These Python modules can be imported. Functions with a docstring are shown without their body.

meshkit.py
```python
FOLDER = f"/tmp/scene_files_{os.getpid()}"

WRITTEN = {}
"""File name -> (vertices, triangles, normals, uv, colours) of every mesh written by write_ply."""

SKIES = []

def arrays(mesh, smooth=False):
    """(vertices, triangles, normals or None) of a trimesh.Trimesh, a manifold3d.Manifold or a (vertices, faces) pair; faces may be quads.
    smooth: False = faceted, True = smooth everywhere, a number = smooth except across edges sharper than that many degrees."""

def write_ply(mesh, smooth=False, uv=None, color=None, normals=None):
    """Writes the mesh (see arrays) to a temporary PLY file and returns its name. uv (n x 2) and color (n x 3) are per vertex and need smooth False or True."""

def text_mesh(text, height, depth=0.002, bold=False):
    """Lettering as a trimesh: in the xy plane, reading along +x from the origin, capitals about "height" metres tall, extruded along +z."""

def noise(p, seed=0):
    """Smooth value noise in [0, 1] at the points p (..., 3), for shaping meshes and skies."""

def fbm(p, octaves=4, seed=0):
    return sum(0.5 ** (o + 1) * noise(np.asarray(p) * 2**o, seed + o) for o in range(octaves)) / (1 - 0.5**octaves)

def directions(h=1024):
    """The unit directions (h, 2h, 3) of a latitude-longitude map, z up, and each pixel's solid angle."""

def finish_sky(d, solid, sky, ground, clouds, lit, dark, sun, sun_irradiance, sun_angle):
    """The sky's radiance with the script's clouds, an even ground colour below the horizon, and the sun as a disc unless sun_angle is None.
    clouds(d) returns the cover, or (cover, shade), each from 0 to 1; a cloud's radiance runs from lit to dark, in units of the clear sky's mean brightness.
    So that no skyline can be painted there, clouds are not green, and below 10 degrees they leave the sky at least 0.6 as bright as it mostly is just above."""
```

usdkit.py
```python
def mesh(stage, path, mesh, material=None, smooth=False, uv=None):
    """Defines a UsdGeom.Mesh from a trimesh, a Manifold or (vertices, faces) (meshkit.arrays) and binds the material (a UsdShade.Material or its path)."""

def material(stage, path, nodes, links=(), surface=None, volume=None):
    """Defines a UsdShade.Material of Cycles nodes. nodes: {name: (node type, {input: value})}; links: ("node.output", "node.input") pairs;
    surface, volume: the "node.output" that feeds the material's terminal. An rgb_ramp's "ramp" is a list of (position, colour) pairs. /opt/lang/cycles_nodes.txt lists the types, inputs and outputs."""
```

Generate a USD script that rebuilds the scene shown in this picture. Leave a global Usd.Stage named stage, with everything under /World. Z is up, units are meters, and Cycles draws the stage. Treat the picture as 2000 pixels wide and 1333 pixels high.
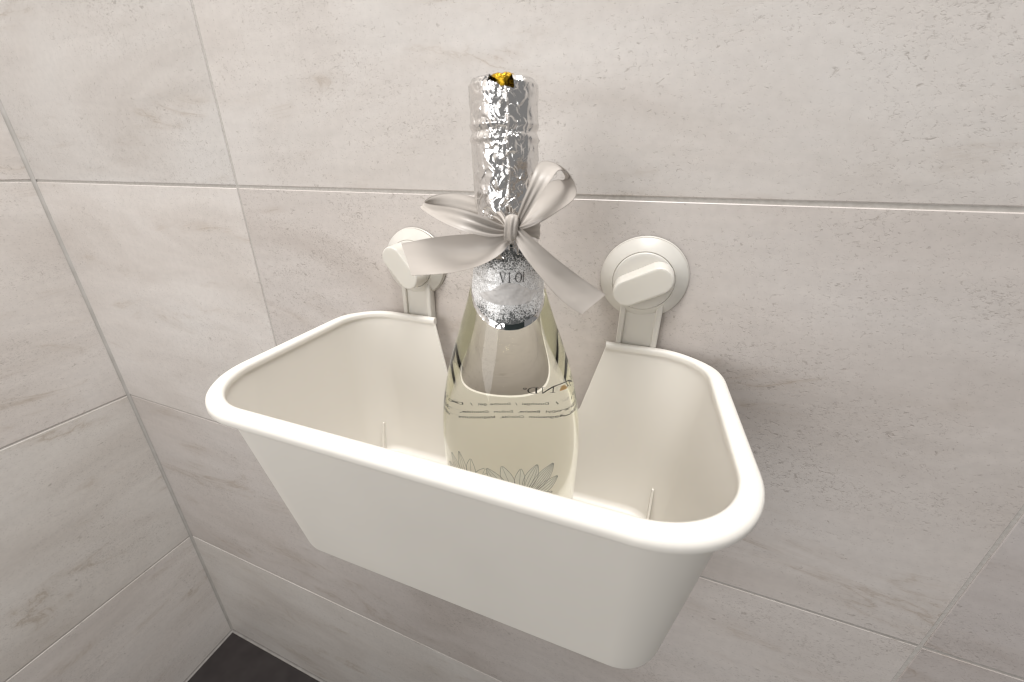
import math, random
import numpy as np, trimesh, manifold3d as m3
from shapely.geometry import Polygon, LineString, box as sbox
from shapely import affinity, ops
from pxr import Usd, UsdGeom, UsdLux, UsdShade, Gf, Sdf, Vt
import usdkit, meshkit

stage = Usd.Stage.CreateInMemory()
UsdGeom.SetStageUpAxis(stage, 'Z'); UsdGeom.SetStageMetersPerUnit(stage, 1.0)
UsdGeom.Xform.Define(stage, '/World'); UsdGeom.Scope.Define(stage, '/World/Looks')
rng = np.random.default_rng(7); random.seed(7)

# ------------------------------------------------------------------ camera
F, YAW, PITCH, ROLL = 736.134, 0.35652, 0.40249, 0.0077          # focal length in pixels of a 2000 px wide picture
CAM = np.array([0.69098, -0.25982, 0.89656]); U0, V0 = -26.6, -19.4
def cam_axes():
    cy, sy, cp, sp = math.cos(YAW), math.sin(YAW), math.cos(PITCH), math.sin(PITCH)
    fwd = np.array([-sy*cp, cy*cp, -sp]); right = np.array([cy, sy, 0]); up = np.cross(right, fwd)
    c, s = math.cos(ROLL), math.sin(ROLL)
    return c*right + s*up, -s*right + c*up, fwd
RT, UP, FW = cam_axes()
cam = UsdGeom.Camera.Define(stage, '/World/camera')
AP = 36.0
cam.CreateHorizontalApertureAttr(AP); cam.CreateVerticalApertureAttr(AP*682/1024)
cam.CreateFocalLengthAttr(F/2000*AP)
cam.CreateHorizontalApertureOffsetAttr(-U0/2000*AP); cam.CreateVerticalApertureOffsetAttr(V0/2000*AP)
cam.CreateClippingRangeAttr(Gf.Vec2f(0.02, 100))
cam.CreateFStopAttr(11.0); cam.CreateFocusDistanceAttr(0.25)
cam.CreateExposureAttr(0.0)
m = Gf.Matrix4d(); m.SetRow(0, Gf.Vec4d(*RT, 0)); m.SetRow(1, Gf.Vec4d(*UP, 0)); m.SetRow(2, Gf.Vec4d(*(-FW), 0)); m.SetRow(3, Gf.Vec4d(*CAM, 1))
UsdGeom.Xformable(cam).AddTransformOp().Set(m)

# ------------------------------------------------------------------ light: a ceiling lamp, an added fill panel and the room's even, weak bounce
def lamp(name, loc, size, power, color, aim=(0, 0, -1)):
    l = UsdLux.RectLight.Define(stage, '/World/' + name)
    l.CreateWidthAttr(size[0]); l.CreateHeightAttr(size[1]); l.CreateIntensityAttr(power); l.CreateColorAttr(Gf.Vec3f(*color)); l.CreateNormalizeAttr(False)
    d = -np.array(aim, float); d /= np.linalg.norm(d)
    x = np.cross([0, 1, 0], d); x /= np.linalg.norm(x); y = np.cross(d, x)
    t = Gf.Matrix4d(); t.SetRow(0, Gf.Vec4d(*x, 0)); t.SetRow(1, Gf.Vec4d(*y, 0)); t.SetRow(2, Gf.Vec4d(*d, 0)); t.SetRow(3, Gf.Vec4d(*loc, 1))
    UsdGeom.Xformable(l).AddTransformOp().Set(t)
lamp('ceiling_lamp', (0.72, -0.34, 2.2), (0.55, 0.5), 25.5, (1.0, 0.988, 0.972))
lamp('fill_panel', (0.26, -1.02, 1.06), (0.55, 0.55), 4.9, (1.0, 0.988, 0.972), (0.2, 1, -0.1))  # added panel, front left and unseen, to brighten the wall and basket front
dome = UsdLux.DomeLight.Define(stage, '/World/room_light'); dome.CreateIntensityAttr(1.0)
DOME = usdkit.material(stage, '/World/Looks/room_light', {'b': ('background_shader', {'color': (1.0, 0.98, 0.965), 'strength': 0.225})}, surface='b.background')
UsdShade.MaterialBindingAPI.Apply(dome.GetPrim()).Bind(DOME)

# ------------------------------------------------------------------ helpers
used = {}
def numbered(parent, name):
    k = (parent, name); n = used.get(k, 0); used[k] = n + 1
    return f'{parent}/{name}' if n == 0 else f'{parent}/{name}_{n:03d}'
def tag(p, label=None, cat=None, group=None, kind=None):
    for k, v in (('label', label), ('category', cat), ('group', group), ('kind', kind)):
        if v: p.SetCustomDataByKey(k, v)
class Thing: pass
def thing(name, loc, label, cat=None, group=None, kind=None):
    t = Thing(); t.path = numbered('/World', name); t.loc = np.array(loc, float)
    x = UsdGeom.Xform.Define(stage, t.path); x.AddTranslateOp().Set(Gf.Vec3d(*map(float, loc))); tag(x.GetPrim(), label, cat, group, kind)
    return t
def part(t, name, mesh, mat, smooth=35, label=None, kind=None, parent=None, uv=None):
    v, f, n = meshkit.arrays(mesh, False)
    tm = trimesh.Trimesh(v - t.loc, f, process=False)
    path = numbered(parent or t.path, name)
    g = usdkit.mesh(stage, path, tm, mat, smooth=smooth, uv=uv); tag(g.GetPrim(), label, kind=kind)
    return path
def box(lo, hi):
    b = trimesh.creation.box([hi[i]-lo[i] for i in range(3)]); b.apply_translation([(hi[i]+lo[i])/2 for i in range(3)]); return b
def man(v, f):
    mm = m3.Manifold(m3.Mesh(np.asarray(v, np.float32), np.asarray(f, np.uint32)))
    if mm.volume() < 0 or mm.is_empty(): mm = m3.Manifold(m3.Mesh(np.asarray(v, np.float32), np.asarray(f, np.uint32)[:, ::-1].copy()))
    return mm
def as_tm(mm):
    q = mm.to_mesh(); return trimesh.Trimesh(np.array(q.vert_properties)[:, :3], np.array(q.tri_verts), process=False)
def grid_faces(nu, nv, closed_u=False):
    out = []
    for i in range(nu - (0 if closed_u else 1)):
        a, b = i, (i+1) % nu
        j = np.arange(nv-1)
        out.append(np.stack([a*nv+j, b*nv+j, b*nv+j+1, a*nv+j+1], 1))
    q = np.concatenate(out); return np.vstack([q[:, [0, 1, 2]], q[:, [0, 2, 3]]])
def smoothstep(a, b, x):
    t = np.clip((x-a)/(b-a), 0, 1); return t*t*(3-2*t)
# the basket hangs a trace askew: its own frame (origin in the middle of the rim)
RY, RZ = 0.0054, 0.0129
_c, _s, _C, _S = math.cos(RY), math.sin(RY), math.cos(RZ), math.sin(RZ)
BM = np.array([[_C, -_S, 0], [_S, _C, 0], [0, 0, 1]]) @ np.array([[_c, 0, -_s], [0, 1, 0], [_s, 0, _c]])
BO = np.array([0.60867, -0.08682, 0.78601])
def W(p): return np.asarray(p, float) @ BM.T + BO
def W_tm(tm): return trimesh.Trimesh(W(tm.vertices), tm.faces, process=False)
CL = (CAM - BO) @ BM
def at(u, v, y):                                                   # where the photograph's point (u, v) lies on the upright plane y of the basket's frame
    d = ((u-1000-U0)/F*RT - (v-666.5-V0)/F*UP + FW) @ BM
    return CL + (y - CL[1])/d[1]*d

# ------------------------------------------------------------------ materials
def mat(name, nodes, links=(), surface='p.BSDF', volume=None): return usdkit.material(stage, '/World/Looks/' + name, nodes, links, surface=surface, volume=volume)
def tile_material(name, off, warm):
    n = {'tc': ('texture_coordinate', {}),
         'big': ('mapping', {'location': off, 'scale': (2.8, 2.8, 6.0), 'rotation': (0, 0.10, 0)}),
         'nb': ('noise_texture', {'scale': 1.6, 'detail': 5, 'roughness': 0.55, 'distortion': 0.8}),
         'rb': ('rgb_ramp', {'ramp': [(0.30, (0.595, 0.552, 0.515)), (0.5, (0.672, 0.635, 0.602)), (0.72, (0.71, 0.682, 0.655))]}),
         'str': ('mapping', {'location': off, 'scale': (5, 5, 34), 'rotation': (0, 0.16, 0)}),
         'ns': ('noise_texture', {'scale': 1.3, 'detail': 6, 'roughness': 0.6, 'distortion': 1.2}),
         'rs': ('map_range', {'from_min': 0.35, 'from_max': 0.7, 'to_min': 0.962, 'to_max': 1.03}),
         'mul': ('mix_color', {'blend_type': 'multiply', 'fac': 1.0, 'use_clamp': False}),
         # brown veins: where a distorted noise crosses its middle, broken up by a second noise
         'vm': ('mapping', {'location': off, 'scale': (2.6, 2.6, 9.5), 'rotation': (0, 0.2, 0)}),
         'nv': ('noise_texture', {'scale': 1.5, 'detail': 7, 'roughness': 0.62, 'distortion': 1.6}),
         'v1': ('math', {'math_type': 'subtract', 'value2': 0.52}), 'v2': ('math', {'math_type': 'absolute'}),
         'v3': ('rgb_ramp', {'ramp': [(0.0, (1, 1, 1)), (0.006, (0.8, 0.8, 0.8)), (0.014, (0.42, 0.42, 0.42)), (0.05, (0.16, 0.16, 0.16)), (0.10, (0, 0, 0))]}),
         'nm': ('noise_texture', {'scale': 2.3, 'detail': 3, 'roughness': 0.6}),
         'vmask': ('map_range', {'from_min': 0.53, 'from_max': 0.68, 'to_min': 0.0, 'to_max': 0.58, 'clamp': True}),
         'v4': ('math', {'math_type': 'multiply'}),
         'vein': ('mix_color', {'b': (0.40, 0.325, 0.25)}),
         # pits, in clusters
         'pm': ('mapping', {'location': off, 'scale': (210, 210, 330)}),
         'np': ('noise_texture', {'scale': 1.0, 'detail': 3.5, 'roughness': 0.62, 'distortion': 0.6}),
         'pc': ('noise_texture', {'scale': 2.6, 'detail': 4, 'roughness': 0.7}),
         'pcm': ('map_range', {'from_min': 0.36, 'from_max': 0.66, 'to_min': -0.035, 'to_max': 0.07}),
         'padd': ('math', {'math_type': 'add'}),
         'pit': ('map_range', {'from_min': 0.65, 'from_max': 0.74, 'to_min': 0.0, 'to_max': 0.5, 'clamp': True}),
         'pm2': ('mapping', {'location': off, 'scale': (560, 560, 760)}), 'np2': ('noise_texture', {'scale': 1.0, 'detail': 3.0, 'roughness': 0.6, 'distortion': 0.8}),
         'padd2': ('math', {'math_type': 'add'}), 'pit2': ('map_range', {'from_min': 0.58, 'from_max': 0.74, 'to_min': 0.0, 'to_max': 0.42, 'clamp': True}), 'pmax': ('math', {'math_type': 'maximum'}),
         'pits': ('mix_color', {'b': (0.30, 0.265, 0.235)}),
         'nf': ('noise_texture', {'scale': 160, 'detail': 4, 'roughness': 0.6}),
         'fm': ('map_range', {'from_min': 0.3, 'from_max': 0.7, 'to_min': 0.965, 'to_max': 1.035}),
         'mf': ('mix_color', {'blend_type': 'multiply', 'fac': 1.0, 'use_clamp': False}),
         'tint': ('mix_color', {'blend_type': 'multiply', 'fac': 1.0, 'b': warm, 'use_clamp': False}),
         'hp': ('math', {'math_type': 'multiply_add', 'value2': -1.0}), 'hf': ('math', {'math_type': 'multiply', 'value2': 0.25}),
         'bump': ('bump', {'strength': 0.28, 'distance': 0.0006}),
         'p': ('principled_bsdf', {'roughness': 0.42, 'specular_ior_level': 0.45})}
    l = [('tc.object', f'{k}.vector') for k in ('big', 'str', 'vm', 'pm', 'pm2')] + [('big.vector', 'nb.vector'), ('nb.fac', 'rb.fac'), ('str.vector', 'ns.vector'), ('ns.fac', 'rs.value'),
         ('rb.color', 'mul.a'), ('rs.result', 'mul.b'), ('vm.vector', 'nv.vector'), ('nv.fac', 'v1.value1'), ('v1.value', 'v2.value1'), ('v2.value', 'v3.fac'), ('vm.vector', 'nm.vector'), ('nm.fac', 'vmask.value'),
         ('v3.color', 'v4.value1'), ('vmask.result', 'v4.value2'), ('v4.value', 'vein.fac'), ('mul.result', 'vein.a'),
         ('pm.vector', 'np.vector'), ('big.vector', 'pc.vector'), ('pc.fac', 'pcm.value'), ('np.fac', 'padd.value1'), ('pcm.result', 'padd.value2'), ('padd.value', 'pit.value'), ('pm2.vector', 'np2.vector'), ('np2.fac', 'padd2.value1'), ('pcm.result', 'padd2.value2'), ('padd2.value', 'pit2.value'), ('pit.result', 'pmax.value1'), ('pit2.result', 'pmax.value2'),
         ('pmax.value', 'pits.fac'), ('vein.result', 'pits.a'), ('tc.object', 'nf.vector'), ('nf.fac', 'fm.value'), ('pits.result', 'mf.a'), ('fm.result', 'mf.b'), ('mf.result', 'tint.a'), ('tint.result', 'p.base_color'),
         ('nf.fac', 'hf.value1'), ('pmax.value', 'hp.value1'), ('hf.value', 'hp.value3'), ('hp.value', 'bump.height'), ('bump.normal', 'p.normal')]
    return mat(name, n, l)
TONES = [(1.10, 1.09, 1.085), (0.99, 0.98, 0.975), (0.955, 0.93, 0.92), (0.84, 0.81, 0.812), (1.06, 1.055, 1.04), (0.96, 0.96, 0.96)]  # stone tones; brighter left, darker lower right puts light falloff into the colour
TILES = [tile_material(f'stone_tile_{i}', (3.1*i+0.7, 5.3*i, 7.7*i+1.3), w) for i, w in enumerate(TONES)]
GROUT = mat('grout', {'tc': ('texture_coordinate', {}), 'n': ('noise_texture', {'scale': 400, 'detail': 3}), 'r': ('rgb_ramp', {'ramp': [(0.3, (0.50, 0.47, 0.435)), (0.7, (0.59, 0.56, 0.525))]}),
                      'b': ('bump', {'strength': 0.3, 'distance': 0.0004}), 'p': ('principled_bsdf', {'roughness': 0.8})},
            [('tc.object', 'n.vector'), ('n.fac', 'r.fac'), ('r.color', 'p.base_color'), ('n.fac', 'b.height'), ('b.normal', 'p.normal')])
SLATE = mat('dark_slate', {'tc': ('texture_coordinate', {}), 'n': ('noise_texture', {'scale': 26, 'detail': 6, 'roughness': 0.6}), 'r': ('rgb_ramp', {'ramp': [(0.3, (0.019, 0.0145, 0.0145)), (0.75, (0.037, 0.030, 0.0295))]}),
                      'b': ('bump', {'strength': 0.3, 'distance': 0.001}), 'p': ('principled_bsdf', {'roughness': 0.5})},
            [('tc.object', 'n.vector'), ('n.fac', 'r.fac'), ('r.color', 'p.base_color'), ('n.fac', 'b.height'), ('b.normal', 'p.normal')])
def plastic(name, col, rough, bump=0.04):
    return mat(name, {'tc': ('texture_coordinate', {}), 'n': ('noise_texture', {'scale': 900, 'detail': 2}), 'n2': ('noise_texture', {'scale': 30, 'detail': 4}),
                      'rr': ('map_range', {'from_min': 0.3, 'from_max': 0.7, 'to_min': rough-0.05, 'to_max': rough+0.06}),
                      'b': ('bump', {'strength': bump, 'distance': 0.0003}), 'p': ('principled_bsdf', {'base_color': col, 'subsurface_weight': 0.12, 'subsurface_scale': 0.002, 'subsurface_radius': (1, 0.9, 0.7)})},
               [('tc.object', 'n.vector'), ('tc.object', 'n2.vector'), ('n2.fac', 'rr.value'), ('rr.result', 'p.roughness'), ('n.fac', 'b.height'), ('b.normal', 'p.normal')])
SILICONE = mat('grey_silicone', {'tc': ('texture_coordinate', {}), 'n': ('noise_texture', {'scale': 60, 'detail': 4}), 'r': ('rgb_ramp', {'ramp': [(0.3, (0.26, 0.24, 0.225)), (0.7, (0.36, 0.34, 0.32))]}), 'p': ('principled_bsdf', {'roughness': 0.45})},
               [('tc.object', 'n.vector'), ('n.fac', 'r.fac'), ('r.color', 'p.base_color')])
CORNER = mat('corner_sealant', {'tc': ('texture_coordinate', {}), 'n': ('noise_texture', {'scale': 40, 'detail': 4}), 'r': ('rgb_ramp', {'ramp': [(0.3, (0.43, 0.405, 0.375)), (0.7, (0.52, 0.495, 0.465))]}), 'p': ('principled_bsdf', {'roughness': 0.5})},
               [('tc.object', 'n.vector'), ('n.fac', 'r.fac'), ('r.color', 'p.base_color')])
PLASTIC = plastic('white_plastic', (0.845, 0.808, 0.742), 0.46)
CUPPLASTIC = plastic('cup_plastic', (0.72, 0.69, 0.63), 0.34, 0.02)
SUCKER = mat('clear_rubber', {'p': ('principled_bsdf', {'base_color': (0.74, 0.71, 0.65), 'roughness': 0.3, 'transmission_weight': 0.15, 'ior': 1.4})})
GLASS = mat('tinted_gel_bottle', {'p': ('principled_bsdf', {'base_color': (1.0, 1.0, 0.995), 'roughness': 0.0, 'ior': 1.335, 'transmission_weight': 1.0}),
                                   'a': ('absorption_volume', {'color': (0.82, 0.80, 0.55), 'density': 4.2})}, volume='a.volume')
FOIL = mat('silver_foil', {'tc': ('texture_coordinate', {}), 'n': ('noise_texture', {'scale': 260, 'detail': 3, 'roughness': 0.55, 'distortion': 1.5}), 'b': ('bump', {'strength': 0.16, 'distance': 0.0006}),
                           'p': ('principled_bsdf', {'base_color': (0.86, 0.85, 0.84), 'metallic': 1.0, 'roughness': 0.17})}, [('tc.object', 'n.vector'), ('n.fac', 'b.height'), ('b.normal', 'p.normal')])
GOLD = mat('gold_foil', {'tc': ('texture_coordinate', {}), 'n': ('noise_texture', {'scale': 500, 'detail': 3, 'distortion': 1.0}), 'b': ('bump', {'strength': 0.8, 'distance': 0.0008}),
                         'p': ('principled_bsdf', {'base_color': (0.66, 0.40, 0.03), 'metallic': 1.0, 'roughness': 0.25})}, [('tc.object', 'n.vector'), ('n.fac', 'b.height'), ('b.normal', 'p.normal')])
SATIN = mat('silver_satin', {'tc': ('texture_coordinate', {}), 'n': ('noise_texture', {'scale': 1500, 'detail': 1}), 'b': ('bump', {'strength': 0.08, 'distance': 0.0002}),
                             'p': ('principled_bsdf', {'base_color': (0.49, 0.447, 0.405), 'metallic': 0.0, 'roughness': 0.45, 'sheen_weight': 0.3, 'sheen_roughness': 0.4})},
            [('tc.object', 'n.vector'), ('n.fac', 'b.height'), ('b.normal', 'p.normal')])
INK = mat('dark_ink', {'p': ('principled_bsdf', {'base_color': (0.05, 0.05, 0.05), 'roughness': 0.6})})
INKGREY = mat('grey_ink', {'p': ('principled_bsdf', {'base_color': (0.33, 0.33, 0.305), 'roughness': 0.6})})
INKORANGE = mat('orange_ink', {'p': ('principled_bsdf', {'base_color': (0.70, 0.44, 0.20), 'roughness': 0.6})})
INKWHITE = mat('white_ink', {'p': ('principled_bsdf', {'base_color': (0.62, 0.60, 0.585), 'roughness': 0.5})})
MIRROR = mat('mirror_foil', {'p': ('principled_bsdf', {'base_color': (0.80, 0.80, 0.80), 'metallic': 1.0, 'roughness': 0.08})})

# ------------------------------------------------------------------ tiled walls and floor
JZ = [0.0, 0.2814, 0.5814, 0.8814, 1.1814, 1.4814, 1.7814]           # joint heights
JX = [0.0, 0.3396, 0.9225, 1.5054]                                   # joints of the back wall
JY = [0.0, -0.583, -1.166]                                           # joints of the left wall
def tile_mesh(w, h, depth=0.008, c=0.0005):
    """A tile: face up (+z) with small chamfered edges, from z = 0 down."""
    a = np.array([[0, 0], [w, 0], [w, h], [0, h]], float); i = np.array([[c, c], [w-c, c], [w-c, h-c], [c, h-c]])
    v = np.vstack([np.c_[a, np.full(4, -depth)], np.c_[a, np.full(4, -c*0.8)], np.c_[i, np.zeros(4)]]); f = []
    for k in range(4):
        n = (k+1) % 4; f += [[k, n, 4+n], [k, 4+n, 4+k], [4+k, 4+n, 8+n], [4+k, 8+n, 8+k]]
    f += [[8, 9, 10], [8, 10, 11], [0, 2, 1], [0, 3, 2]]
    return v, np.array(f)
G = 0.0026
wall = thing('back_wall', (0, 0, 0), 'light grey beige stone tile wall behind the white basket', 'wall', kind='structure')
k = 0
for r in range(6):
    jx = [0.0, 0.9225, 1.5054] if r < 2 else [0.0, 0.3396, 0.9225, 1.5054]   # the two lowest courses start with a long piece
    for c in range(len(jx)-1):
        x0, x1, z0, z1 = jx[c]+G/2, jx[c+1]-G/2, JZ[r]+G/2, JZ[r+1]-G/2
        if c == 0: x0 = 0.0012
        if r == 0: z0 = 0.0015
        out = {(1, 0): 0.0, (2, 1): 0.0004, (3, 1): 0.0, (2, 0): 0.0003, (2, 2): 0.0002, (1, 1): 0.0, (0, 1): 0.0005}.get((r, c), 0.0002)   # lippage: some tiles stand proud
        v, f = tile_mesh(x1-x0, z1-z0)
        q = np.c_[x0+v[:, 0], -out - v[:, 2], z0+v[:, 1]]
        part(wall, 'tile', (q, f), TILES[{(0, 0): 4, (0, 1): 3, (1, 0): 2, (1, 1): 3, (2, 0): 0, (2, 1): 2, (2, 2): 3, (3, 0): 5, (3, 1): 1}.get((r, c), 5)], smooth=False); k += 1
part(wall, 'grout', box((-0.004, 0.0005, -0.004), (JX[-1]+0.004, 0.0061, JZ[-1]+0.003)), GROUT, smooth=False)
left = thing('left_wall', (0, 0, 0), 'stone tile wall at the left edge, meeting the back wall in a corner', 'wall', kind='structure')
for r in range(6):
    for c in range(2):
        y0, y1, z0, z1 = -JY[c]+G/2, -JY[c+1]-G/2, JZ[r]+G/2, JZ[r+1]-G/2
        if c == 0: y0 = 0.0012
        if r == 0: z0 = 0.0015
        v, f = tile_mesh(y1-y0, z1-z0)
        q = np.c_[v[:, 2], -(y0+v[:, 0]), z0+v[:, 1]]
        part(left, 'tile', (q, f[:, ::-1]), TILES[(0, 4, 0, 0, 4, 1)[(r+2*c) % 6]], smooth=False); k += 1
part(left, 'grout', box((-0.0060, JY[-1]-0.003, -0.0042), (-0.0006, 0.0003, JZ[-1]+0.0031)), GROUT, smooth=False)
# silicone fillets in the corner and along the floor
def fillet(p0, p1, a, b, r=0.0032):
    p0, p1, a, b = (np.array(x, float) for x in (p0, p1, a, b)); t = np.linspace(0, np.pi/2, 7)
    ring = [r*(1-math.sin(x))*a + r*(1-math.cos(x))*b for x in t] + [-0.0006*(a+b)]
    v = np.array([p+o for p in (p0, p1) for o in ring]); n = len(ring); f = []
    for i in range(n):
        j = (i+1) % n; f += [[i, j, n+j], [i, n+j, n+i]]
    f += [[0, i, i+1] for i in range(1, n-1)] + [[n, n+i+1, n+i] for i in range(1, n-1)]
    t = trimesh.Trimesh(v, f, process=False); t.fix_normals(); return t
part(wall, 'corner_joint', fillet((0.0002, -0.0002, 0.0), (0.0002, -0.0002, JZ[-1]), (1, 0, 0), (0, -1, 0)), CORNER, smooth=40)
floor = thing('floor', (0, 0, 0), 'dark slate tile floor in the corner below the basket', 'floor', kind='structure')
for c, (x0, x1) in enumerate(((0.004, 0.598),)):
    for y0, y1 in ((0.004, 0.598),):
        v, f = tile_mesh(x1-x0, y1-y0, c=0.001)
        part(floor, 'tile', (np.c_[x0+v[:, 0], -(y0+v[:, 1]), v[:, 2]], f[:, ::-1]), SLATE, smooth=False)
part(floor, 'grout', box((0.001, -0.600, -0.012), (0.600, -0.001, -0.0016)), GROUT, smooth=False)
part(floor, 'edge_joint', fillet((0.0005, -0.0003, -0.001), (0.6, -0.0003, -0.001), (0, -1, 0), (0, 0, 1), 0.0042), SILICONE, smooth=40)
part(floor, 'edge_joint', fillet((0.0003, -0.0005, -0.001), (0.0003, -0.6, -0.001), (1, 0, 0), (0, 0, 1), 0.0042), SILICONE, smooth=40)

# ------------------------------------------------------------------ basket
NA, NS = 22, 18
def ring(xh, yf, yb, rf, rb):
    """Rounded rectangle, counterclockwise from the middle of the back; the same number of points whatever its size."""
    pts = []
    cs = [((-xh+rb, yb-rb), rb, 90), ((-xh+rf, yf+rf), rf, 180), ((xh-rf, yf+rf), rf, 270), ((xh-rb, yb-rb), rb, 0)]
    prev = np.array([0, yb])
    for (cx, cy), r, a0 in cs:
        first = np.array([cx+r*math.cos(math.radians(a0)), cy+r*math.sin(math.radians(a0))])
        for t in np.linspace(0, 1, NS, endpoint=False): pts.append(prev+(first-prev)*t)
        for t in np.linspace(0, 90, NA): a = math.radians(a0+t); pts.append(np.array([cx+r*math.cos(a), cy+r*math.sin(a)]))
        prev = pts.pop()
    end = np.array([0, yb])
    for t in np.linspace(0, 1, NS, endpoint=False): pts.append(prev+(end-prev)*t)
    return np.array(pts)
ZB = -0.137
def level(z, inset=0.0):
    t = (z-ZB)/(-ZB)
    L = lambda a, b: a+(b-a)*t
    return ring(L(0.1240, 0.1333)-inset, L(-0.0445, -0.0712)+inset, L(0.0670, 0.0745)-inset, max(L(0.027, 0.040)-inset, .004), max(L(0.024, 0.030)-inset, .004))
def loft(levels):
    n = len(levels[0][0]); v = [np.c_[r, np.full(n, z)] for r, z in levels]; v = np.vstack(v); f = []
    m_ = len(levels)
    for i in range(m_-1):
        a = i*n+np.arange(n); b = i*n+(np.arange(n)+1) % n
        f += [np.stack([a, b, b+n], 1), np.stack([a, b+n, a+n], 1)]
    c0, c1 = len(v), len(v)+1
    v = np.vstack([v, [*v[:n].mean(0)], [*v[(m_-1)*n:m_*n].mean(0)]])
    a = np.arange(n); b = (a+1) % n
    f += [np.stack([b, a, np.full(n, c0)], 1), np.stack([a+(m_-1)*n, b+(m_-1)*n, np.full(n, c1)], 1)]
    return man(v, np.vstack(f))
def shell_levels(inset, zb, rr, top):
    lv = []
    for a in np.linspace(0, 90, 7):
        a = math.radians(a); lv.append((level(zb+rr*(1-math.sin(a)) if False else zb+rr*(1-math.cos(a)), inset+rr*(1-math.sin(a))), zb+rr*(1-math.cos(a))))
    zs = np.linspace(zb+rr, top, 10)[1:]
    return lv + [(level(z, inset), z) for z in zs]
outer = loft(shell_levels(0.0, ZB, 0.006, -0.0004)); inner = loft(shell_levels(0.0013, ZB+0.0024, 0.005, 0.01))
NX = 0.0038
notch = Polygon([(NX-0.0758, 0.03), (NX-0.0672, 0.0), (NX-0.0535, -0.0565), (NX+0.0530, -0.0565), (NX+0.0672, 0.0), (NX+0.0758, 0.03)]).buffer(-0.005, quad_segs=8).buffer(0.005, quad_segs=8)
nm = trimesh.creation.extrude_polygon(notch, 0.06); nv = np.array(nm.vertices); nv = np.c_[nv[:, 0], 0.10-nv[:, 2], nv[:, 1]]
body = outer - inner - man(nv, nm.faces)
for sx in (-1, 1):
    for i in range(2):
        for yy in (0.058, 0.030, 0.002, -0.022):
            cx = sx*(0.082+0.021*i)
            slot = m3.Manifold.hull(m3.Manifold.cylinder(0.02, 0.0014, 0.0014, 16).translate((cx-0.004, yy, ZB-0.01)) + m3.Manifold.cylinder(0.02, 0.0014, 0.0014, 16).translate((cx+0.004, yy, ZB-0.01)))
            body = body - slot
basket = thing('bath_basket', W([0, 0, ZB]), 'white plastic shower basket with a notched back, hung on the tiled wall', 'basket')
part(basket, 'body', W_tm(as_tm(body)), PLASTIC, smooth=32)
path = level(0.0)
d = np.roll(path, -1, 0)-np.roll(path, 1, 0); d /= np.linalg.norm(d, axis=1)[:, None]; nrm = np.c_[d[:, 1], -d[:, 0]]
gapped = (path[:, 1] > 0.07) & (path[:, 0] > NX-0.0668) & (path[:, 0] < NX+0.0668)
idx = [i for i in range(len(path)) if not gapped[i]]
def cut_at(x): return np.array([x, 0.0745])
pp = np.vstack([cut_at(NX-0.0668), path[idx], cut_at(NX+0.0668)]); nn = np.vstack([[0, 1], nrm[idx], [0, 1]])
w_ = 0.0063-0.0040*smoothstep(0.052, 0.073, pp[:, 1])
prof = lambda w: np.array([(-0.0024, -0.0022), (-0.0025, 0.0), (-0.0020, 0.0011), (-0.0010, 0.0016), (w*0.42, 0.0018), (w*0.76, 0.0013), (w*0.95, 0.0001), (w, -0.0014), (w, -0.0034), (w-0.0004, -0.0041), (w-0.0011, -0.0043), (w-0.0016, -0.0038), (w-0.0018, -0.0019), (0.0004, -0.0018)])
v = []
for (px_, py_), (ax, ay), w in zip(pp, nn, w_):
    pr = prof(w); v.append(np.c_[px_+ax*pr[:, 0], py_+ay*pr[:, 0], pr[:, 1]])
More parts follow.
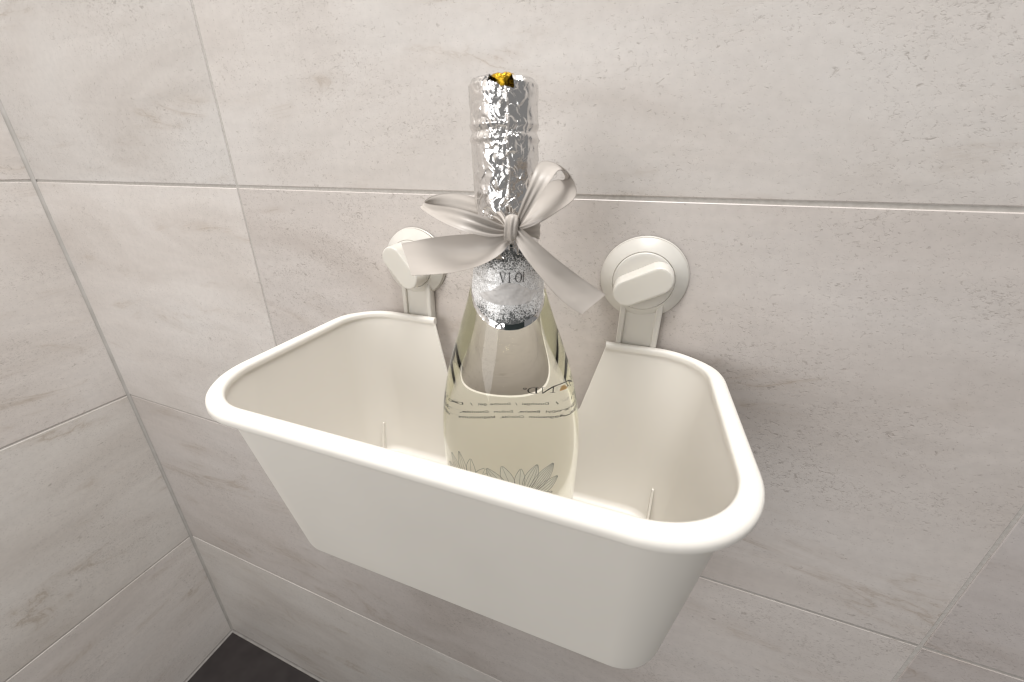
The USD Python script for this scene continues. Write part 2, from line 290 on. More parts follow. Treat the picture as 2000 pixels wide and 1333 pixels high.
npf = 14; v = np.vstack(v); f = []
for i in range(len(pp)-1):
    for j in range(npf):
        k2 = (j+1) % npf; f += [[i*npf+j, (i+1)*npf+j, (i+1)*npf+k2], [i*npf+j, (i+1)*npf+k2, i*npf+k2]]
e = (len(pp)-1)*npf
f += [[0, j, j+1] for j in range(1, npf-1)] + [[e, e+j+1, e+j] for j in range(1, npf-1)]
rim = trimesh.Trimesh(v, f, process=False); rim.fix_normals()
part(basket, 'rim', W_tm(rim), PLASTIC, smooth=50)
for sx in (-1, 1):
    r_ = m3.Manifold.hull(m3.Manifold.cube((0.0014, 0.010, 0.002)).translate((0, 0, 0)) + m3.Manifold.cube((0.0014, 0.006, 0.002)).translate((0, 0.006, 0.029)))
    r_ = as_tm(r_); r_.apply_translation((sx*0.1165-0.0007, 0.0540, ZB+0.0021))
    part(basket, 'corner_rib', W_tm(r_), PLASTIC, smooth=30)

# ------------------------------------------------------------------ suction hooks
def lathe(profile, n=72):
    p = np.array(profile, float); a = np.linspace(0, 2*np.pi, n, endpoint=False)
    v = np.stack([p[None, :, 0]*np.cos(a)[:, None], p[None, :, 0]*np.sin(a)[:, None], np.broadcast_to(p[None, :, 1], (n, len(p)))], -1).reshape(-1, 3)
    t = trimesh.Trimesh(v, grid_faces(n, len(p), True), process=False); t.merge_vertices(); t.update_faces(t.nondegenerate_faces()); t.fix_normals(); return t
def to_wall(t, x, z):                                              # local z sticks out of the wall
    v = np.array(t.vertices); q = np.c_[x+v[:, 0], -0.0012-v[:, 2], z+v[:, 1]]; r = trimesh.Trimesh(q, t.faces, process=False); r.fix_normals(); return r
def hook(x, z, sx, sz0, deg, label):
    h = thing('suction_hook', (x, -0.0012, z), label, 'suction hook', 'suction hooks holding the basket')
    part(h, 'suction_cup', to_wall(lathe([(0, 0), (0.0262, 0), (0.0272, 0.0004), (0.0265, 0.0013), (0.0, 0.0016)]), x, z), SUCKER)
    ringp = [(0.0, 0.0019), (0.0258, 0.0019), (0.0264, 0.0024), (0.0263, 0.0031), (0.0250, 0.0042), (0.0222, 0.0064), (0.0192, 0.0083), (0.0188, 0.0084), (0.0186, 0.0079), (0, 0.0079)]
    part(h, 'cover', to_wall(lathe(ringp, 96), x, z), CUPPLASTIC, smooth=28)
    part(h, 'knob', to_wall(lathe([(0, 0.0082), (0.0183, 0.0082), (0.0183, 0.0092), (0.0178, 0.0098), (0.0160, 0.0104), (0.0, 0.0112)], 96), x, z), CUPPLASTIC, smooth=28)
    sph = lambda X, r, zz: m3.Manifold.sphere(r, 24).translate((X, 0, zz))
    cyl = lambda X, r, z0, z1: m3.Manifold.cylinder(z1-z0, r, r, 48).translate((X, 0, z0))
    parts_ = m3.Manifold()
    L_, R_ = 0.0096, 0.0084
    for X in (-L_, L_):
        parts_ = parts_ + cyl(X, R_+0.0006, 0.0104, 0.0110) + cyl(X, R_, 0.0112, 0.0228)
        for a in (30, 60, 90): parts_ = parts_ + cyl(X, R_-0.0014+0.0014*math.cos(math.radians(a)), 0.0228, 0.0228+0.0014*math.sin(math.radians(a)))
    lv = as_tm(parts_.hull()); lv.apply_transform(trimesh.transformations.rotation_matrix(math.radians(deg), [0, 0, 1]))
    part(h, 'lever', to_wall(lv, x, z), CUPPLASTIC, smooth=28)
    # the strap: a plate with two raised edges, running down behind the basket
    z1 = z-0.012; zb = 0.700
    def bar(x0, x1, y0, y1, za, zc):
        c = 0.0006; mm = m3.Manifold()
        return as_tm(m3.Manifold.hull(m3.Manifold.cube((x1-x0-2*c, y0-y1, zc-za)).translate((x0+c, y1, za)) + m3.Manifold.cube((x1-x0, y0-y1-c, zc-za)).translate((x0, y1+c, za))))
    part(h, 'strap', bar(sx-0.0128, sx+0.0128, -0.0015, -0.0068, zb, z1), CUPPLASTIC, smooth=28)
    for s in (-1, 1):
        xx = sx+s*0.0112
        part(h, 'strap_edge', bar(xx-0.0019, xx+0.0019, -0.0014, -0.0087, zb+0.001, z1-0.001), CUPPLASTIC, smooth=28)
hook(0.5238, 0.8285, 0.5255, 0, -50, 'white suction hook partly hidden by the ribbon, its lever pointing steeply down right')
hook(0.6955, 0.8325, 0.6972, 0, 29, 'white suction hook fully in view right of the bottle, its lever slanting up right')

# ------------------------------------------------------------------ bottle
BZ = np.array([-.132, -.115, -.095, -.075, -.055, -.035, -.015, 0, .015, .03, .045, .06, .075, .09, .105, .118, .124, .13, .14, .15])
BR = np.array([.0365, .0370, .0375, .0381, .0387, .0388, .0383, .0365, .0325, .0273, .0215, .0172, .0160, .0150, .0138, .0134, .0141, .0143, .0143, .0139])
from scipy.interpolate import PchipInterpolator
from scipy.interpolate import UnivariateSpline
RAD = UnivariateSpline(BZ, BR, k=4, s=4.0e-6)
BX0, BTX, BTY = 0.0295, -0.0319, -0.0085
def axis(z): return np.stack([BX0+BTX*(z+.132), BTY*(z+.132), z], -1)
def surf(phi, z, off=0.0, rad=RAD):
    """A point on the bottle. phi = 0 looks straight out of the wall, positive to the right."""
    r = rad(z)+off; a = axis(np.asarray(z, float)); return a + np.stack([r*np.sin(phi), -r*np.cos(phi), np.zeros_like(r)], -1)
bottle = thing('gel_bottle', W([BX0, 0, ZB+0.0025]), 'clear bottle of pale yellow shower gel with silver foil neck, standing in the basket', 'bottle')
FLOORZ = ZB+0.0028
def lathe_on_axis(profile, n=128):
    p = np.array(profile, float); a = np.linspace(0, 2*np.pi, n, endpoint=False)
    ax = axis(p[:, 1]); v = ax[None] + np.stack([p[None, :, 0]*np.sin(a)[:, None], -p[None, :, 0]*np.cos(a)[:, None], np.zeros((n, len(p)))], -1)
    t = trimesh.Trimesh(v.reshape(-1, 3), grid_faces(n, len(p), True), process=False); t.merge_vertices(); t.update_faces(t.nondegenerate_faces()); t.fix_normals(); return t
zs = np.linspace(-.125, .057, 110)
prof_ = [(0.0, FLOORZ+0.0060), (0.018, FLOORZ+0.0045), (0.029, FLOORZ+0.0008), (0.0325, FLOORZ), (0.0350, FLOORZ+0.0012), (0.0362, FLOORZ+0.0040)] + [(float(RAD(z)), z) for z in zs] + [(float(RAD(.057))-.0006, .0576), (0.0, .0576)]
part(bottle, 'body', W_tm(lathe_on_axis(prof_)), GLASS, smooth=60)
part(bottle, 'neck_sleeve', W_tm(lathe_on_axis([(float(RAD(z))-.0001, z) for z in np.linspace(.0575, .082, 12)])), FOIL, smooth=60)
# silver foil capsule, crumpled, torn open at the top over the gilt cork
NF, NZ = 520, 380
PC = math.atan2(CL[0]-0.024, -CL[1])                                # the side that faces the room
ph = np.linspace(-np.pi, np.pi, NF, endpoint=False); zf = np.linspace(0.0745, 0.1438, NZ)
PH, ZF = np.meshgrid(ph+PC, zf, indexing='ij'); dphi = PH-PC
base = RAD(ZF)+0.0002
base = base - 0.0012*smoothstep(0.1418, 0.1439, ZF)                  # rounded shoulder
base = base - 0.0006*np.exp(-((ZF-0.1252)/0.0011)**2) + 0.0005*np.exp(-((ZF-0.1226)/0.0012)**2) + 0.0004*np.exp(-((ZF-0.1278)/0.0009)**2)
P3 = np.stack([np.sin(PH)*0.014, -np.cos(PH)*0.014, ZF], -1)
def ridged(p, s, seed): return 1-np.abs(2*meshkit.fbm(p*s, 3, seed)-1)
from scipy.spatial import cKDTree
def crumple(spacing, tilt, crease, seed):
    """Flat facets that meet in sharp creases, as in pressed foil: heights over (arc, height)."""
    g = np.random.default_rng(seed); n_ = int(0.10*0.09/spacing**2)
    pts = np.c_[g.uniform(-0.05, 0.05, n_), g.uniform(0.068, 0.155, n_)*0.8]; sl = g.normal(0, tilt, (n_, 2)); hz = g.normal(0, tilt*spacing*0.25, n_)
    q = np.stack([(dphi*0.0145), ZF*0.8], -1).reshape(-1, 2) + 0.25*spacing*np.stack([np.sin(ZF*700+seed), np.sin(dphi*9+seed)], -1).reshape(-1, 2)
    d_, i_ = cKDTree(pts).query(q, 3)
    h_ = hz[i_]+((q[:, None]-pts[i_])*sl[i_]).sum(-1)
    w_ = np.exp(-(d_-d_[:, :1])/(0.10*spacing)); h = (h_*w_).sum(1)/w_.sum(1)
    return (h + crease*np.exp(-(d_[:, 1]-d_[:, 0])/(0.10*spacing))*np.sign(sl[i_[:, 0], 0])).reshape(ZF.shape)
wr = crumple(0.0060, 0.13, 0.00016, 3) + crumple(0.0019, 0.17, 0.00008, 4)*(0.35+0.65*(meshkit.fbm(P3*90, 2, 8) > 0.47)) + 0.0007*(ridged(P3*np.array([1, 1, .28]), 120, 23)**5-0.2)
amp = 0.34 + 0.70*np.exp(-((dphi-0.05)/0.55)**2)                             # crumpled most where it was pressed together in front
seam = -0.62
step = 0.0007*smoothstep(seam, seam+0.035, dphi)*(1-smoothstep(seam+0.03, seam+1.3, dphi))*smoothstep(0.1300, 0.1180, ZF)*1.0
wr = wr + 0.00045*np.exp(-((dphi-0.10-0.02*np.sin(ZF*300))/0.022)**2)   # the pressed seam down the front
Rf = base + wr*amp + step
fv = axis(ZF) + np.stack([Rf*np.sin(PH), -Rf*np.cos(PH), np.zeros_like(Rf)], -1)
ff = grid_faces(NF, NZ, True)
# top cap: gathered foil, a little sunken, with the tear at the front
rr_ = np.linspace(1.0, 0.0, 26)[1:]
tear_c, tear_w = PC-0.06, 0.36
cap_r = Rf[:, -1][:, None]*rr_[None]
cap_z = 0.1438 + 0.0004 - 0.0012*(1-rr_[None])**1.5 + 0.0005*(meshkit.fbm(np.stack([cap_r*np.sin(PH[:, :1])*300, cap_r*np.cos(PH[:, :1])*300, np.zeros_like(cap_r)], -1), 3, 5)-0.5)*2
cv = axis(np.broadcast_to(cap_z, cap_r.shape)) + np.stack([cap_r*np.sin(PH[:, :1]), -cap_r*np.cos(PH[:, :1]), np.zeros_like(cap_r)], -1)
allv = np.concatenate([fv, cv], 1); NT = NZ+25; ff = grid_faces(NF, NT, True)
flat = allv.reshape(-1, 3); cen = flat[ff].mean(1)
zz_ = cen[:, 2]; a_ = axis(zz_); dp = np.arctan2(cen[:, 0]-a_[:, 0], -(cen[:, 1]-a_[:, 1]))-tear_c; rad_ = np.hypot(cen[:, 0]-a_[:, 0], cen[:, 1]-a_[:, 1])
edge = 0.1398 + 0.0024*smoothstep(0.05, -0.35, dp) + 0.0009*(meshkit.fbm(np.stack([dp*9, dp*0, dp*0], -1), 3, 9)-0.5)*2
torn = (np.abs(dp) < tear_w) & (zz_ > edge) & (rad_ > 0.004)
ft = trimesh.Trimesh(flat, ff[~torn], process=False); ft.update_faces(ft.nondegenerate_faces()); ft.remove_unreferenced_vertices()
part(bottle, 'foil_capsule', W_tm(ft), FOIL, smooth=True)
corkp = [(0.0, .1325), (0.0048, .1325), (0.0056, .1335), (0.0056, .1449), (0.0050, .1458), (0.0036, .1463), (0.0, .1465)]
dense = []
for (r0, z0), (r1, z1) in zip(corkp[:-1], corkp[1:]):
    for t in np.linspace(0, 1, 8, endpoint=False): dense.append((r0+(r1-r0)*t, z0+(z1-z0)*t))
ck = lathe_on_axis(dense+[corkp[-1]], 120); kv = np.array(ck.vertices); kv += np.array(ck.vertex_normals)*(0.0007*(ridged(kv, 330, 31)**2-0.4))[:, None]; ck = trimesh.Trimesh(kv, ck.faces, process=False)
part(bottle, 'gilt_cork', W_tm(ck), GOLD, smooth=True)

# --- print and labels follow the bottle's surface
def wrap(tm, phi0, off, back=False, crush=0.0):
    """Flat lettering (x = along the arc in metres, y = height, z = thickness) laid on the bottle."""
    v = np.array(tm.vertices); z = v[:, 1]; r = RAD(z)
    off = off + crush*(meshkit.fbm(np.c_[v[:, 0]*260, z*260, 0*z], 3, 6)-0.35)
    return trimesh.Trimesh(surf(phi0 + v[:, 0]/r, z, off + v[:, 2]*(1 if not back else -1)), tm.faces, process=False)
def dense_flat(poly, step=0.0012, th=0.00012):
    t = trimesh.creation.extrude_polygon(poly, th, engine='earcut'); return t.subdivide_to_size(step, max_iter=12)
def flat(polys, step=0.0012, th=0.00012):
    polys = [g for p in polys for g in getattr(p, 'geoms', [p]) if g.area > 1e-10]
    return trimesh.util.concatenate([dense_flat(p, step, th) for p in polys])
PL = PC+0.03
def sheet_on(shape, off, nu=90, nz=70):
    """A thin label cut to the shape (arc metres, height), as a fine grid over the bottle's curve."""
    return dense_flat(shape, 0.0007, 0.00015)
def oval(cx, cz, a, b, n=72, p=2.0):
    t = np.linspace(0, 2*np.pi, n, endpoint=False); c, s = np.cos(t), np.sin(t)
    return Polygon(np.c_[cx+a*np.sign(c)*np.abs(c)**(2/p), cz+b*np.sign(s)*np.abs(s)**(2/p)])
LZ, LA, LB = 0.0622, 0.0225, 0.0188
label_shape = oval(0, LZ, LA, LB)
lab = part(bottle, 'neck_label', W_tm(wrap(sheet_on(label_shape, 0), PL, 0.00015, crush=0.0011)), MIRROR, smooth=35, label='round silver label below the bow with a snowy glitter picture')
zl = W([0, 0, LZ])[2]-bottle.loc[2]
GLIT = mat('glitter_print', {'tc': ('texture_coordinate', {}), 'sp': ('separate_xyz', {}), 'd1': ('math', {'math_type': 'subtract', 'value2': zl-0.0008}), 'd2': ('math', {'math_type': 'absolute'}),
     'dm': ('map_range', {'from_min': 0.0035, 'from_max': 0.0135, 'to_min': -0.10, 'to_max': 0.17}),
     'mp': ('mapping', {'scale': (1500, 1500, 1500)}), 'n': ('noise_texture', {'scale': 1.0, 'detail': 2.5, 'roughness': 0.65}), 'c': ('noise_texture', {'scale': 190, 'detail': 2}), 'cm': ('map_range', {'from_min': 0.3, 'from_max': 0.7, 'to_min': -0.07, 'to_max': 0.07}),
     'a1': ('math', {'math_type': 'add'}), 'a2': ('math', {'math_type': 'add'}),
     'dark': ('map_range', {'from_min': 0.54, 'from_max': 0.66, 'to_min': 0, 'to_max': 1, 'clamp': True}),
     'n2': ('noise_texture', {'scale': 1.3, 'detail': 2}), 'w2': ('rgb_ramp', {'ramp': [(0.35, (0.50, 0.495, 0.49)), (0.6, (0.90, 0.90, 0.90))]}),
     'mx': ('mix_color', {'b': (0.10, 0.105, 0.105)}),
     'p': ('principled_bsdf', {'roughness': 0.3, 'metallic': 0.12})},
     [('tc.object', 'sp.vector'), ('sp.z', 'd1.value1'), ('d1.value', 'd2.value1'), ('d2.value', 'dm.value'), ('tc.object', 'mp.vector'), ('mp.vector', 'n.vector'), ('mp.vector', 'n2.vector'), ('tc.object', 'c.vector'), ('c.fac', 'cm.value'),
      ('n.fac', 'a1.value1'), ('dm.result', 'a1.value2'), ('a1.value', 'a2.value1'), ('cm.result', 'a2.value2'), ('a2.value', 'dark.value'), ('n2.fac', 'w2.fac'), ('w2.color', 'mx.a'), ('dark.result', 'mx.fac'), ('mx.result', 'p.base_color')])
pic = oval(0, LZ+0.0005, LA-0.0012, LB-0.0022)
part(bottle, 'label_picture', W_tm(wrap(dense_flat(pic, 0.0007), PL, 0.00034, crush=0.0011)), GLIT, smooth=35, parent=lab)
EDGE_REFLECTION = mat('painted_edge_reflection', {'p': ('principled_bsdf', {'base_color': (0.035, 0.045, 0.045), 'roughness': 0.2, 'metallic': 0.4})})  # dark mirror reflections on the label rim, put in as flat dark colour
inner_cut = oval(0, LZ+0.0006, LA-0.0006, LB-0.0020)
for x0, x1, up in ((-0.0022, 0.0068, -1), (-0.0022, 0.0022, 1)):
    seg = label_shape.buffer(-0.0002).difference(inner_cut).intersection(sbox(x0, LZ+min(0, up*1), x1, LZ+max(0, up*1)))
    part(bottle, 'label_edge_reflection', W_tm(wrap(dense_flat(seg, 0.0011), PL, 0.00036, crush=0.0011)), EDGE_REFLECTION, smooth=35, parent=lab)
mound_line = [(-0.0150, LZ-0.0042), (-0.0080, LZ-0.0020), (-0.0035, LZ+0.0010), (0.0000, LZ+0.0020), (0.0045, LZ+0.0012), (0.0095, LZ-0.0015), (0.0145, LZ-0.0030)]
mound = Polygon(mound_line + [(0.010, LZ-0.0070), (0.003, LZ-0.0078), (-0.006, LZ-0.0076), (-0.012, LZ-0.0060)]).buffer(0.001).buffer(-0.001)
# serif capitals, drawn as outlines: thick and thin strokes
def bar2(x0, y0, x1, y1, w): return LineString([(x0, y0), (x1, y1)]).buffer(w/2, cap_style=2)
def serif_V(h): return ops.unary_union([bar2(0.05*h, h, 0.42*h, 0, .13*h), bar2(0.78*h, h, 0.42*h, 0, .05*h), sbox(-.10*h, .95*h, .22*h, h), sbox(.62*h, .95*h, .94*h, h)]), 0.84*h
def serif_I(h): return ops.unary_union([sbox(.10*h, 0, .22*h, h), sbox(0, .95*h, .32*h, h), sbox(0, 0, .32*h, .05*h)]), 0.32*h
def serif_O(h):
    o = affinity.scale(Polygon([(math.cos(t), math.sin(t)) for t in np.linspace(0, 2*np.pi, 48)]), .48*h, .5*h); i = affinity.scale(Polygon([(math.cos(t), math.sin(t)) for t in np.linspace(0, 2*np.pi, 48)]), .36*h, .46*h)
    return affinity.translate(o.difference(i), .48*h, .5*h), .96*h
def serif_L(h): return ops.unary_union([sbox(.10*h, 0, .22*h, h), sbox(0, .95*h, .32*h, h), sbox(0, 0, .62*h, .05*h), sbox(.57*h, 0, .62*h, .25*h)]), .62*h
def serif_N(h): return ops.unary_union([sbox(.10*h, 0, .15*h, h), sbox(.80*h, 0, .85*h, h), bar2(.12*h, h, .82*h, 0, .13*h), sbox(0, 0, .28*h, .05*h), sbox(.68*h, .95*h, .97*h, h), sbox(0, .95*h, .2*h, h)]), .95*h
def serif_D(h):
    o = Polygon([(0.12*h, 0), (.45*h, 0)] + [(.45*h+.45*h*math.sin(t), .5*h-.5*h*math.cos(t)) for t in np.linspace(0, np.pi, 24)] + [(.12*h, h)])
    i = Polygon([(0.25*h, .05*h), (.42*h, .05*h)] + [(.42*h+.35*h*math.sin(t), .5*h-.45*h*math.cos(t)) for t in np.linspace(0, np.pi, 24)] + [(.25*h, .95*h)])
    return ops.unary_union([o.difference(i), sbox(0, 0, .25*h, .05*h), sbox(0, .95*h, .25*h, h)]), .9*h
hh = 0.0044; x = -0.0036; letters = []
for fn, adv in ((serif_V, 0.0036), (serif_I, 0.0022), (serif_O, 0.0043), (serif_L, 0)):
    g, w = fn(hh); g = affinity.translate(affinity.scale(g, 0.72, 1, origin=(0, 0)), x, LZ+0.0022-0.0002)
    letters.append(g.difference(mound)); x += adv
letters = [g.difference(Polygon([(-.02, -.02+LZ)] + mound_line + [(.02, LZ-.02)])) for g in letters]
letters[-1] = letters[-1].intersection(sbox(-1, -1, 0.00705, 1))
part(bottle, 'label_lettering', W_tm(wrap(flat([g for g in letters if not g.is_empty], 0.0012), PL, 0.00048, crush=0.0011)), INK, smooth=35, parent=lab)
part(bottle, 'label_snow_mound', W_tm(wrap(dense_flat(mound, 0.0007), PL, 0.00046, crush=0.0011)), INKWHITE, smooth=35, parent=lab)

# print on the back of the bottle, read through the gel in mirror writing (laid just inside the wall)
def text_poly(s, h):
    t = meshkit.text_mesh(s, h, 0.0001); return t
def back_text(t, x0, z, phi):
    """Reads along +x seen from behind the bottle; x0 shifts it along the arc."""
    v = np.array(t.vertices); q = trimesh.Trimesh(np.c_[v[:, 0]+x0, v[:, 1]+z, v[:, 2]], t.faces, process=False).subdivide_to_size(0.0025, max_iter=8)
    v = np.array(q.vertices); r = RAD(v[:, 1])
    return trimesh.Trimesh(surf(math.pi+phi + v[:, 0]/r, v[:, 1], -0.0006-v[:, 2]), q.faces, process=False)
PB = PC+0.05
for s, h, z in (('ocka   /   Duschgel   /   Douche  gel   /   Duschgel', 0.00140, -0.0300), ('opropyl   Betaine,   Sodium   Chloride,   Parf', 0.00140, -0.0350), ('Magnesium   Chloride,   Magnesium   Ni', 0.00140, -0.0384)):
    t = text_poly(s, h); w = t.bounds[1, 0]
    part(bottle, 'back_print', W_tm(back_text(t, -w/2, z, PB)), INK, smooth=False)
hb = 0.0040; x = 0; polys = []
for fn, adv in ((serif_N, 1.12), (serif_D, 1.0)):
    g, w = fn(hb); polys.append(affinity.translate(g, x, 0)); x += hb*adv
swash = LineString([(-.0030, .0052), (-0.0012, .0050), (0.0004, .0041)]).buffer(0.00022)
reg = affinity.translate(LineString([(math.cos(t)*.0005, math.sin(t)*.0005) for t in np.linspace(0, 2*np.pi, 16)]).buffer(.00014), x+.0004, .0033)
BX_, BZ_ = -0.0150, -0.0225
part(bottle, 'back_print', W_tm(back_text(flat(polys+[swash, reg], 0.0025, .0001), BX_, BZ_, PB)), INK, smooth=False)
part(bottle, 'back_print', W_tm(back_text(flat([sbox(-.0017, .0004, -.0008, .0034)], 0.0025, .0001), BX_, BZ_, PB)), INKORANGE, smooth=False, label='small orange stroke in the brand lettering')

# line drawing of flower petals low on the front
def petal(x0, z0, ang, length, width, lines=3, bend=0.0):
    out = []
    for side in np.linspace(-1, 1, lines):
        t = np.linspace(0.05, 1, 14); w = width*np.sin(np.pi*np.clip(t, 0, 1)**1.7*0.96)*side
        px_, py_ = w+bend*t*t, t*length
        c, s = math.cos(ang), math.sin(ang)
        out.append(LineString(np.c_[x0+px_*c+py_*s, z0-px_*s+py_*c]).buffer(0.00009 if abs(side) < 1 else 0.00013, quad_segs=2))
    return out
lines_ = []
PF = PC
def petal_edge(x0, z0, ang, length, width, side):
    t = np.linspace(0.05, 1, 14); w = width*np.sin(np.pi*np.clip(t, 0, 1)**1.7*0.96)*side + 0.0008*math.copysign(1, ang)*t*t
    return np.c_[x0+w*math.cos(ang)+t*length*math.sin(ang), z0-w*math.sin(ang)+t*length*math.cos(ang)]
FX, FZ = 0.0035, -0.0455
FAN = ((-1.30, .017, .0030, 3), (-0.95, .0235, .0036, 3), (-0.60, .0260, .0034, 4), (-0.28, .0250, .0030, 3), (0.03, .0225, .0026, 3), (0.36, .0255, .0034, 5), (0.70, .0285, .0040, 7), (1.05, .0250, .0036, 5), (1.38, .019, .0026, 3))
PETALS = [q[:3] for q in FAN]
for a, L_, w_p, n_ in FAN:
    lines_ += petal(FX, FZ, a, L_, w_p, n_, 0.0008*math.copysign(1, a))
for t in np.linspace(0.35, 0.95, 9):                                 # hatching in one petal
    L_ = .0250*t; x_, z_ = FX+L_*math.sin(-0.76), FZ+L_*math.cos(-0.76)
    lines_.append(LineString([(x_-.0009, z_-.0005), (x_+.0008, z_+.0007)]).buffer(.00010, quad_segs=2))
FX2, FZ2 = -0.0215, -0.0478
for a, L_, w_p, n_ in ((-1.0, .022, .0030, 3), (-0.62, .0255, .0030, 4), (-0.30, .0270, .0028, 4), (0.0, .0255, .0030, 3), (0.34, .0245, .0036, 3), (0.70, .018, .0028, 3)):
    lines_ += petal(FX2, FZ2, a, L_, w_p, n_, 0.0006)
FILL = mat('pale_petal_ink', {'t': ('transparent_bsdf', {}), 'd': ('diffuse_bsdf', {'color': (0.78, 0.80, 0.74)}), 'm': ('mix_closure', {'fac': 0.24})}, [('t.BSDF', 'm.closure1'), ('d.BSDF', 'm.closure2')], surface='m.closure')
fills = [Polygon(np.vstack([np.array(petal_edge(FX, FZ, a, L_, w_p, 1)), np.array(petal_edge(FX, FZ, a, L_, w_p, -1))[::-1]])).buffer(0) for a, L_, w_p in PETALS]
part(bottle, 'petal_fill', W_tm(wrap(flat([ops.unary_union(fills)], 0.0015, 0.00003), PF, 0.00006)), FILL, smooth=35, label='pale grey green tint inside the drawn petals')
part(bottle, 'flower_print', W_tm(wrap(flat(lines_, 0.003, 0.00006), PF, 0.00012)), INKGREY, smooth=False, label='fine grey line drawing of flower petals')

# ------------------------------------------------------------------ ribbon bow
from scipy.interpolate import CubicSpline
def curve(pts, n):
    p = np.array([at(*q) for q in pts]); s = np.r_[0, np.cumsum(np.linalg.norm(np.diff(p, axis=0), axis=1)**0.6)]
    return CubicSpline(s, p)(np.linspace(0, s[-1], n))
def strip(A, B, n=90, m_=13, crown=0.0, pleat=0.0, seed=1, pinch=(True, False)):
    """Satin band between two edge curves, with a little crown across and pleats gathered at the knot."""
    a, b = curve(A, n), curve(B, n); t = np.linspace(0, 1, m_)
    g = a[:, None]*(1-t[None, :, None]) + b[:, None]*t[None, :, None]
    du = np.gradient(g, axis=0); dv = np.gradient(g, axis=1); nn_ = np.cross(du, dv); nn_ /= np.linalg.norm(nn_, axis=2, keepdims=True)+1e-12
    s = np.linspace(0, 1, n)
    wgt = np.zeros(n)
    if pinch[0]: wgt += np.exp(-(s/0.22)**2)
    if pinch[1]: wgt += np.exp(-((1-s)/0.22)**2)
    h = crown*np.sin(np.pi*t)[None]*np.sin(np.pi*np.clip(s*1.0, 0, 1))[:, None] + pleat*(wgt[:, None])*np.sin(t*np.pi*5+seed)[None] + 0.0010*(meshkit.fbm(np.stack(np.broadcast_arrays(s[:, None]*4, t[None]*2.2+seed, 0.0), -1), 3, seed)-.5)
    g = g+nn_*h[..., None]
    th = 0.00016
    v = np.concatenate([(g+nn_*th).reshape(-1, 3), (g-nn_*th).reshape(-1, 3)]); f = grid_faces(n, m_); k = n*m_
    ed = [(i*m_, (i+1)*m_) for i in range(n-1)] + [((i+1)*m_+m_-1, i*m_+m_-1) for i in range(n-1)] + [(j+1, j) for j in range(m_-1)] + [((n-1)*m_+j, (n-1)*m_+j+1) for j in range(m_-1)]
    side = [[p, q, q+k] for p, q in ed] + [[p, q+k, p+k] for p, q in ed]
    tm = trimesh.Trimesh(v, np.vstack([f, f[:, ::-1]+k, side]), process=False); return tm
bow = thing('ribbon_bow', W(at(1000, 470, -0.022)), 'silver grey satin ribbon bow tied round the bottle neck', 'bow')
part(bow, 'tail', W_tm(strip([(992, 448, -.0235), (960, 455, -.0275), (915, 458, -.0285), (850, 464, -.0260), (785, 477, -.0225)],
                             [(1000, 462, -.0235), (982, 492, -.0275), (940, 518, -.0325), (875, 534, -.0345), (804, 538, -.0335)], crown=-0.0030, pleat=0.0006, seed=2)), SATIN, smooth=50)
part(bow, 'tail', W_tm(strip([(1008, 438, -.0240), (1036, 462, -.0245), (1075, 497, -.0210), (1125, 536, -.0140), (1183, 576, -.0070)],
                             [(1002, 458, -.0240), (1018, 492, -.0275), (1050, 535, -.0285), (1090, 580, -.0240), (1136, 614, -.0170)], crown=0.0022, pleat=0.0006, seed=5)), SATIN, smooth=50)
part(bow, 'loop', W_tm(strip([(988, 434, -.0225), (974, 407, -.0160), (945, 393, -.0095), (897, 379, -.0075), (852, 381, -.0110), (829, 391, -.0180), (842, 400, -.0270), (880, 405, -.0320), (925, 417, -.0330), (962, 432, -.0290), (989, 444, -.0240)],
                             [(990, 446, -.0225), (962, 432, -.0165), (922, 424, -.0115), (880, 415, -.0100), (845, 407, -.0125), (821, 403, -.0200), (838, 419, -.0310), (868, 436, -.0355), (905, 451, -.0365), (950, 462, -.0315), (990, 460, -.0245)], n=150, crown=0.0009, pleat=0.0006, seed=3, pinch=(True, True))), SATIN, smooth=50)
part(bow, 'loop', W_tm(strip([(1006, 438, -.0230), (1016, 405, -.0260), (1031, 366, -.0255), (1043, 335, -.0220), (1056, 317, -.0165), (1083, 318, -.0110), (1104, 332, -.0080), (1124, 362, -.0075), (1123, 386, -.0090), (1094, 411, -.0115), (1055, 434, -.0160), (1012, 448, -.0215)],
                             [(1013, 446, -.0230), (1034, 414, -.0250), (1060, 374, -.0245), (1078, 349, -.0215), (1090, 334, -.0160), (1106, 336, -.0110), (1109, 350, -.0060), (1086, 352, -.0020), (1058, 366, -.0015), (1040, 390, -.0035), (1026, 415, -.0100), (1010, 440, -.0205)], n=150, crown=0.0007, pleat=0.0005, seed=8, pinch=(True, True))), SATIN, smooth=50)
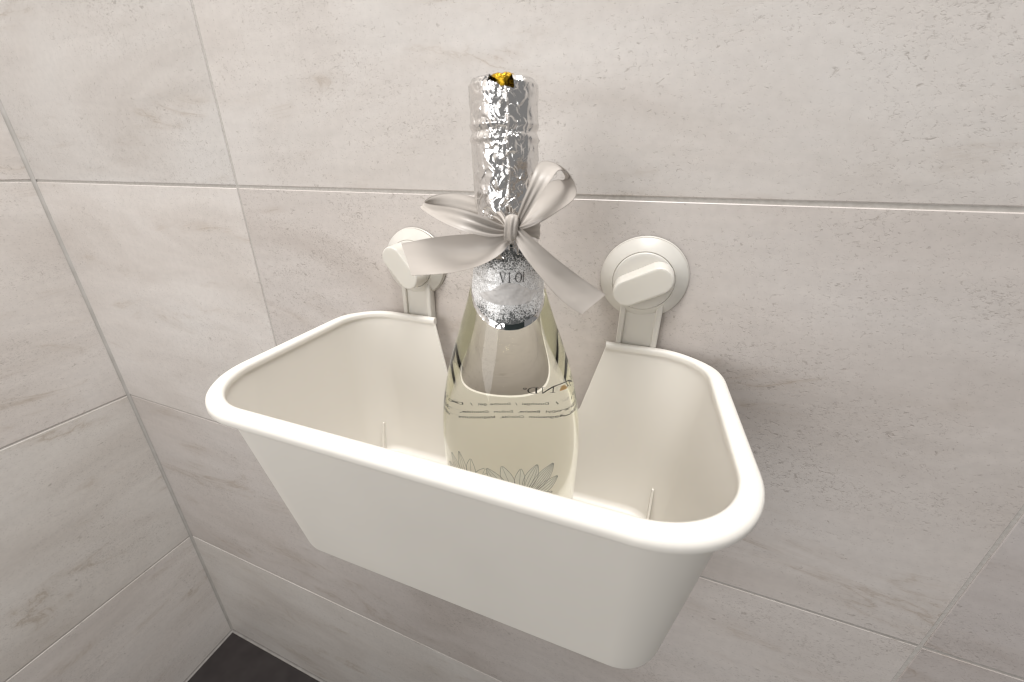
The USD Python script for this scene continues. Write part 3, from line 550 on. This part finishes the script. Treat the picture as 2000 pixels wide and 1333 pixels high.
# band round the neck, gathered towards the knot
na, nb = 140, 17
al = np.linspace(0, 2*np.pi, na, endpoint=False); tb = np.linspace(-1, 1, nb)
kz = 0.0880
half = 0.0035+0.0040*(1-np.cos(al))/2
AL, TB = np.meshgrid(al, tb, indexing='ij')
ZZ = kz-0.0035*(1-np.cos(AL))/2 + TB*half[:, None]
rb_ = RAD(ZZ)+0.0010+0.0005*(1-TB**2)+0.00035*np.sin(TB*9+2*np.sin(AL*2))*np.cos(AL/2)**2
gv = axis(ZZ)+np.stack([rb_*np.sin(AL+PC), -rb_*np.cos(AL+PC), np.zeros_like(rb_)], -1)
rb2 = rb_-0.0004; gv2 = axis(ZZ)+np.stack([rb2*np.sin(AL+PC), -rb2*np.cos(AL+PC), np.zeros_like(rb_)], -1)
fb = grid_faces(na, nb, True); kk = na*nb
ii = np.arange(na); jj = (ii+1) % na
rim_f = np.vstack([np.stack([ii*nb, jj*nb, jj*nb+kk], 1), np.stack([ii*nb, jj*nb+kk, ii*nb+kk], 1), np.stack([jj*nb+nb-1, ii*nb+nb-1, ii*nb+nb-1+kk], 1), np.stack([jj*nb+nb-1, ii*nb+nb-1+kk, jj*nb+nb-1+kk], 1)])
nbm = trimesh.Trimesh(np.concatenate([gv.reshape(-1, 3), gv2.reshape(-1, 3)]), np.vstack([fb, fb[:, ::-1]+kk, rim_f]), process=False); nbm.fix_normals()
part(bow, 'neck_band', W_tm(nbm), SATIN, smooth=50)
kn = trimesh.creation.icosphere(5, 1.0); kv = np.array(kn.vertices)
sq = np.sign(kv)*np.abs(kv)**0.75
kd = sq*np.array([0.0034, 0.0034, 0.0054]); kd[:, 0] *= 0.82+0.22*np.abs(sq[:, 2])**2
kd += kv*(0.00045*np.sin(kv[:, 0]*9+kv[:, 2]*1.2)*np.clip(-kv[:, 1], 0, 1))[:, None]
kd = kd @ trimesh.transformations.rotation_matrix(0.10, [0, 1, 0])[:3, :3].T
part(bow, 'knot', W_tm(trimesh.Trimesh(kd+at(999, 446, -0.0245), kn.faces, process=False)), SATIN, smooth=True)
